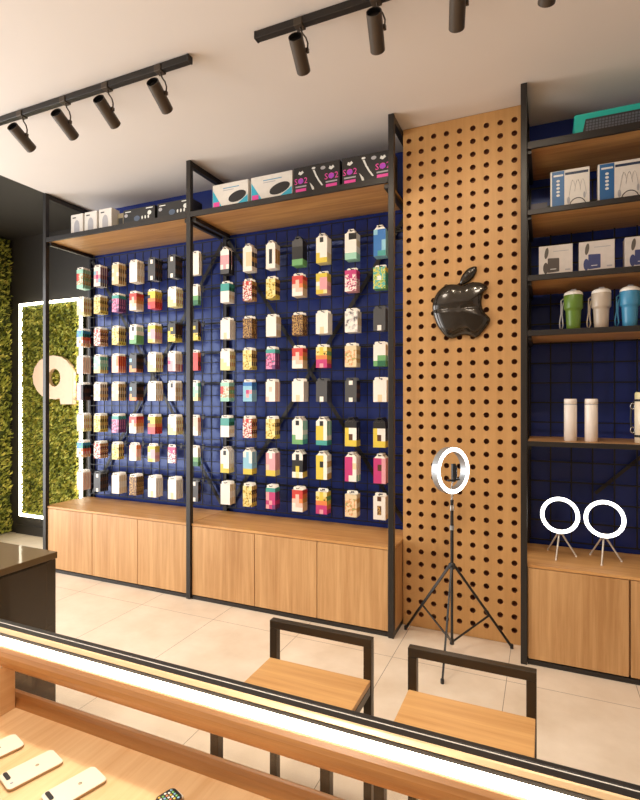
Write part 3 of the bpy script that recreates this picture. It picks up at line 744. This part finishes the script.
for fx, fy in ((-.827,3.262),(-.182,3.270),(-.494,2.723)):
    d = Vector((fx-px, fy-py, 0)); u = d.normalized()
    p0 = Vector((px, py, .515))+u*.018; p1 = Vector((fx, fy, .008))
    l = MB().bar(p0, p1, .010, .014, BLACKP).build('leg', t)
    MB().lathe([(.010,-.008),(.010,.012),(.007,.018)], BLACKP, 10, (fx, fy, .008)).build('rubber_foot', l)
    mid = p0.lerp(p1, .60); MB().bar(Vector((px, py, .078))+u*.008, mid, .006, .010, BLACK).build('brace', t)
MB().lathe([(.013,0),(.013,.03)], BLACKP, 12, (px, py, .062)).build('lower_collar', t)

# ------------------------------------------------------------------ stools
STEEL = mat('stool_steel', '3a3024', .36, .35, .08, 20)
def stool(x0, x1, label):
    yb, yf, zs = 1.745, 1.345, .50; T = .030
    t = thing('stool', label, 'stool', ((x0+x1)/2, (yb+yf)/2, 0), 'low-backed stools at the display case')
    MB().box(x0+.001, x1-.001, yf, yb-T/2+.002, zs-.020, zs, SEATW, .002).build('seat', t)
    MB().box(x0, x1, yf+.002, yb-T/2-.003, zs-.048, zs-.0205, STEEL).build('seat_frame', t)
    ya = yb-T/2+.003; yc = ya+T
    for xa in (x0-.002, x1+.002-T):
        MB().box(xa, xa+T, ya, yc, 0, .612, STEEL, .0015).build('rear_leg', t)
        MB().box(xa, xa+T, yf+.003, yf+.003+T, 0, zs-.0485, STEEL, .0015).build('front_leg', t)
    MB().box(x0-.002, x1+.002, ya, yc, .6125, .642, STEEL, .0015).build('back_rail', t)
    MB().box(x0+T, x1-T, yf+.008, yf+.028, .16, .18, STEEL).build('foot_rail', t)
stool(-.972, -.565, 'oak-seated stool with low black back, left one behind the display case')
stool(-.430, -.026, 'oak-seated stool with low black back, right one behind the display case')

# ------------------------------------------------------------------ dark counter
DGL = mat('dark_brown_laminate', '33291c', .22, .0, .05, 8, .3)
t = thing('counter', 'dark brown glossy counter at the left, before the moss panel', 'counter', (-2.3, .9, 0))
MB().box(-2.9, -1.749, .25, 1.416, .06, .872, DGL, .002).build('body', t)
MB().box(-2.9, -1.745, .24, 1.420, .874, .90, mat('bronze_counter_top', '5a4526', .42, .1, .05, 8, .3), .002).build('top', t)
MB().box(-2.85, -1.78, .28, 1.38, 0, .058, BLACKP).build('plinth', t)
MB().box(-1.7485, -1.743, .28, 1.372, .07, .868, DGL, .001).build('side_panel', t)

# ------------------------------------------------------------------ display case in the foreground
t = thing('display_case', 'long pale oak display case with a glowing light strip under its black rail', 'display case', (-.4, .7, 0))
CX0, CX1 = -1.70, 1.25; ZB = .640
MB().box(CX0, CX1, .30, .990, ZB-.030, ZB, TRAY).build('tray_base', t)
prof = [(.990, ZB-.028), (.990, ZB+.026), (.987, ZB+.032), (.981, ZB+.035), (.975, ZB+.033), (.968, ZB+.024), (.963, ZB+.010), (.961, ZB+.0005), (.9612, ZB-.0)]
MB().prism_x([(.9925, ZB-.030)]+[(y+.0005, z) for y, z in prof[1:-1]], CX0, CX1, RAILW).build('front_lip', t)
MB().box(CX0-.022, CX0-.0005, .30, .995, ZB-.03, .85, TRAY, .002).build('end_panel', t)
MB().box(-1.367, -1.345, .32, .9605, ZB+.0005, .772, TRAY, .002).build('divider', t)
# upper rail seen from above and behind: flat black top, brass strip, light strip, oak bullnose
MB().box(CX0-.02, CX1, .990, 1.003, .80, .850, BLACK, .001).box(CX0-.02, CX1, .967, .990, .842, .850, BLACK).build('black_frame', t)
MB().box(CX0-.02, CX1, .9835, .9855, .8502, .8512, mat('pale_edge', 'e6e0d6', .4)).build('edge_trim', t)
MB().prism_x([(.9668,.8495),(.962,.8485),(.955,.8425),(.955,.8415),(.9668,.8415)], CX0, CX1, GOLD).build('brass_strip', t)
MB().box(CX0, CX1, .953, .9895, .8335, .8412, BLACK).build('led_channel', t)
MB().prism_x([(.9895,.833),(.952,.833),(.940,.8205),(.940,.8185),(.9895,.8185)], CX0, CX1, LEDC).build('led_strip', t)
wp = [(.992, .818)]+[(.944-.024*math.sin(a*PI/8), .789+.029*math.cos(a*PI/8)) for a in range(0, 9)]+[(.992, .760)]
MB().prism_x(wp, CX0, CX1, RAILW).build('wood_rail', t)
MB().box(CX0, CX1, .9935, .9985, ZB+.0, .7995, GLASS).build('glass_front', t)
for xa, ya in ((CX0-.02, .31), (CX0-.02, .945), (CX1-.045, .31), (CX1-.045, .945)):
    MB().box(xa, xa+.04, ya, ya+.04, 0, ZB-.031, BLACK, .002).build('leg', t)
# phones on the tray
PHW = mat('phone_cream', 'efe2cc', .25, 0, .02, 40, .3); PHS = mat('phone_edge', 'a88f6d', .3, .6)
def rrect(w, l, r, n=5):
    P = []
    for cx, cy, a0 in ((w/2-r, l/2-r, 0), (-w/2+r, l/2-r, 90), (-w/2+r, -l/2+r, 180), (w/2-r, -l/2+r, 270)):
        for k in range(n+1):
            a = math.radians(a0+90*k/n); P.append((cx+r*math.cos(a), cy+r*math.sin(a)))
    return P
def slab(mb, P, z0, z1, m, mtop=None, inset=.0015):
    n = len(P); I = [(x*(1-inset/.034), y*(1-inset/.055)) for x, y in P]
    vs = [(x, y, z0+inset) for x, y in P]+[(x, y, z1-inset) for x, y in P]+[(x, y, z1) for x, y in I]+[(x, y, z0) for x, y in I]
    mb.add(vs, [(i, (i+1) % n, n+(i+1) % n, n+i) for i in range(n)], m, True)
    mb.add(vs, [(n+i, n+(i+1) % n, 2*n+(i+1) % n, 2*n+i) for i in range(n)], mtop or m, True)
    mb.add(vs, [(3*n+i, 3*n+(i+1) % n, (i+1) % n, i) for i in range(n)], m, True)
    mb.add([v for v in vs[2*n:3*n]], [tuple(range(n))], mtop or m); mb.add(vs[3*n:], [tuple(reversed(range(n)))], m)
def smartphone(loc, rz):
    t = thing('smartphone', '', 'phone', loc, 'cream phones lying on the oak tray')
    W, L = .067, .118
    def loc_build(mb, nm):
        o = bpy.data.objects.new(nm, mb.mesh(nm)); COL.objects.link(o); o.parent = t; return o
    b = MB(); slab(b, rrect(W, L, .010), 0, .008, PHS, PHW); loc_build(b, 'phone_body')
    b = MB()
    P = [(-.014+x, -L/2+.012+y) for x, y in rrect(.030, .009, .0042)]; b.add([(x, y, .0081) for x, y in P]+[(x, y, .0095) for x, y in P], [tuple(range(24, 48))]+[(i, (i+1) % 24, 24+(i+1) % 24, 24+i) for i in range(24)], BLACKP); loc_build(b, 'camera_bump')
    b = MB(); b.lathe([(.0035,.0081),(.0035,.0086),(0,.0086)], GREYP, 12, (.016, -L/2+.012, 0)); loc_build(b, 'flash')
    b = MB(); b.lathe([(.0042,.0081),(.0042,.0083),(0,.0083)], mat('phone_mark', 'cdbb9d', .2, .4), 14, (0, .012, 0)); loc_build(b, 'emblem')
    t.rotation_euler = (0, 0, rz); return t
rz = math.radians(-17)
p0 = smartphone((-1.082, .812, ZB+.0004), rz); p0['label'] = 'cream phone face down on the oak tray, middle of the three'
copy_tree(p0, (-.944, .811, ZB+.0004), 'cream phone face down on the oak tray, nearest the smart watch', (0, 0, rz))
copy_tree(p0, (-1.220, .815, ZB+.0004), 'cream phone face down on the oak tray, nearest the left end panel', (0, 0, rz))
# smart watch
wx, wy = -.728, .862
t = thing('smart_watch', 'smart watch with dark screen of colourful dots, on the tray at the bottom edge', 'smart watch', (wx, wy, ZB+.0004))
def lb(mb, nm):
    o = bpy.data.objects.new(nm, mb.mesh(nm)); COL.objects.link(o); o.parent = t; return o
b = MB(); slab(b, rrect(.042, .047, .011), .004, .015, mat('watch_case', 'b89a72', .25, .8), BLACKP); lb(b, 'watch_case')
b = MB()
cols = ['e9e9e0', '7fc46a', 'e6c24a', 'd98a5a', '8ac0d8', 'f0f0ea']
for r in range(-2, 3):
    for k in range(-2, 3):
        xx = k*.0072+(.0036 if r % 2 else 0); yy = r*.0072
        if abs(xx) < .0166: b.lathe([(.0028,.0151),(.0028,.0155),(0,.0155)], mat('icon_'+cols[(k*3+r*5) % 6], cols[(k*3+r*5) % 6], .4), 8, (xx, yy, 0))
lb(b, 'screen_icons')
b = MB(); b.box(-.0115, .0115, .0230, .0295, .003, .009, WHITE, .002).box(-.0115, .0115, -.080, -.0230, .0005, .0035, WHITE, .001); lb(b, 'strap')
b = MB(); b.cyl((.0212, .006, .009), (.0237, .006, .009), .0032, BLACKP, 10); lb(b, 'crown')
t.rotation_euler = (0, 0, math.radians(-20))

# ------------------------------------------------------------------ ceiling tracks and spotlights
SPOTM = mat('spot_bronze', '4a3f34', .42, .3, .08, 20)
TY = 2.157
def track(x0, x1, label):
    t = thing('light_track', label, 'light track', ((x0+x1)/2, TY, H), 'black ceiling light tracks')
    MB().box(x0, x1, TY-.018, TY+.018, H-.037, H-.001, BLACK, .003).build('track_bar', t)
    MB().box(x1-.006, x1+.004, TY-.019, TY+.019, H-.038, H-.0005, BLACKP, .002).build('end_cap', t); MB().box(x0-.004, x0+.006, TY-.019, TY+.019, H-.038, H-.0005, BLACKP, .002).build('end_cap', t)
track(-3.75, -1.684, 'black ceiling light track at the left carrying four visible spotlights')
track(-1.285, .45, 'black ceiling light track at the upper right, cut off by the photo edge')
ax = Vector((-.03, .152, -.066)).normalized()
def spot_proto():
    t = thing('track_spotlight', '', 'spotlight', (0, 0, 0), 'black cylinder spotlights on the ceiling tracks')
    # origin at the track underside
    MB().box(-.022, .022, -.024, .024, -.004, .030, SPOTM, .003).build('track_adapter', t)
    c = Vector((0, 0, -.128)); pA = c-ax*.082; pB = c+ax*.082
    b = MB().cyl(pA, pB, .0335, SPOTM, 24, cap=False)
    b.cyl(pA, pA+ax*.02, .0305, BLACKP, 24, cap=False).cyl(pB-ax*.02, pB, .0305, SPOTM, 24, cap=False)
    for p in (pA, pB):
        b.ring(p, ax, .0320, [(-.0015,-.0005),(.0015,-.0005),(.0015,.0005),(-.0015,.0005)], SPOTM, 24)
    b.build('housing', t)
    MB().cyl(pA+ax*.019, pA+ax*.022, .0304, BLACKP, 24).build('rear_grille', t)
    MB().cyl(pB-ax*.022, pB-ax*.019, .0302, emit('spot_lens', 'ffe6bd', 12), 24).build('lens', t)
    MB().tube([(.004,0,-.004),(.012,.002,-.03),(.030,.004,-.055),(.0405,.004,-.085),(.039,.003,-.115)], .004, SPOTM, 8).box(.0325, .045, -.006, .012, -.128, -.108, SPOTM, .002).build('yoke', t)
    return t
SX1 = [-2.96, -2.588, -2.257, -1.880]; SX2 = [-1.052, -.680, -.330, .02]
l1 = ['nearest the left photo edge on the left track', 'second from the left photo edge on the left track', 'third from the left photo edge on the left track', 'nearest the free end of the left track']
l2 = ['nearest the free end of the right track', 'above the shelf post, second on the right track', 'cut by the top edge, third on the right track', 'barely showing at the top edge, fourth on the right track']
sp = None
def spot_lamp(x):
    d = bpy.data.lights.new('spot_beam', 'SPOT'); d.energy = 6.5; d.color = (1, .87, .68); d.spot_size = math.radians(78); d.spot_blend = .9; d.shadow_soft_size = .03
    return d
SPD = spot_lamp(0)
for x, l in zip(SX1+SX2, l1+l2):
    if sp is None: sp = spot_proto(); sp.location = (x, TY, H-.038); o = sp
    else: o = copy_tree(sp, (x, TY, H-.038), '')
    o['label'] = 'black cylinder spotlight ' + l
for x in SX1+SX2:
    lo = bpy.data.objects.new('spot_beam', SPD); COL.objects.link(lo)
    lo.location = Vector((x, TY, H-.038-.128)) + ax*.07; lo.rotation_euler = ax.to_track_quat('-Z', 'Y').to_euler()

# ------------------------------------------------------------------ daylight from the open shop front, camera
w = bpy.data.worlds.new('daylight'); scene.world = w; w.use_nodes = True
bg = w.node_tree.nodes['Background']; bg.inputs['Color'].default_value = (1, .96, .90, 1); bg.inputs['Strength'].default_value = .7
def area(name, loc, rot, sx, sy, e, c):
    d = bpy.data.lights.new(name, 'AREA'); d.shape = 'RECTANGLE'; d.size = sx; d.size_y = sy; d.energy = e; d.color = c
    o = bpy.data.objects.new(name, d); COL.objects.link(o); o.location = loc; o.rotation_euler = rot; return o
area('side_entrance_daylight', (-5.62, .55, 1.5), (PI/2, 0, -PI/2), 3.9, 2.7, 165, (.97, .98, 1))
for x, y, e in ((-3.0, 1.6, 95), (-1.55, 1.6, 112), (-.1, 1.6, 104), (-1.1, .15, 145)):       # unseen overhead fill lamps, added to brighten floor, stools and tray
    d = bpy.data.lights.new('overhead_fill', 'SPOT'); d.energy = e; d.color = (1, .90, .77); d.spot_size = math.radians(150); d.spot_blend = 1; d.shadow_soft_size = .2
    o = bpy.data.objects.new('overhead_fill', d); COL.objects.link(o); o.location = (x, y, H-.02)

cam = bpy.data.cameras.new('camera'); co = bpy.data.objects.new('camera', cam); COL.objects.link(co)
cam.sensor_fit = 'HORIZONTAL'; cam.sensor_width = 36; cam.lens = 512/640*36; cam.shift_y = -2/640; cam.clip_start = .02
co.location = (0, 0, 1.5); co.rotation_euler = (PI/2, 0, math.atan((545-320)/512))
scene.camera = co
vs = scene.view_settings; vs.view_transform = 'Standard'; vs.look = 'None'; vs.gamma = 1; vs.use_curve_mapping = False; vs.exposure = .65
scene.display_settings.display_device = 'sRGB'
scene.cycles.use_denoising = True; scene.cycles.max_bounces = 8; scene.cycles.diffuse_bounces = 5
scene.cycles.caustics_reflective = False; scene.cycles.sample_clamp_indirect = 6
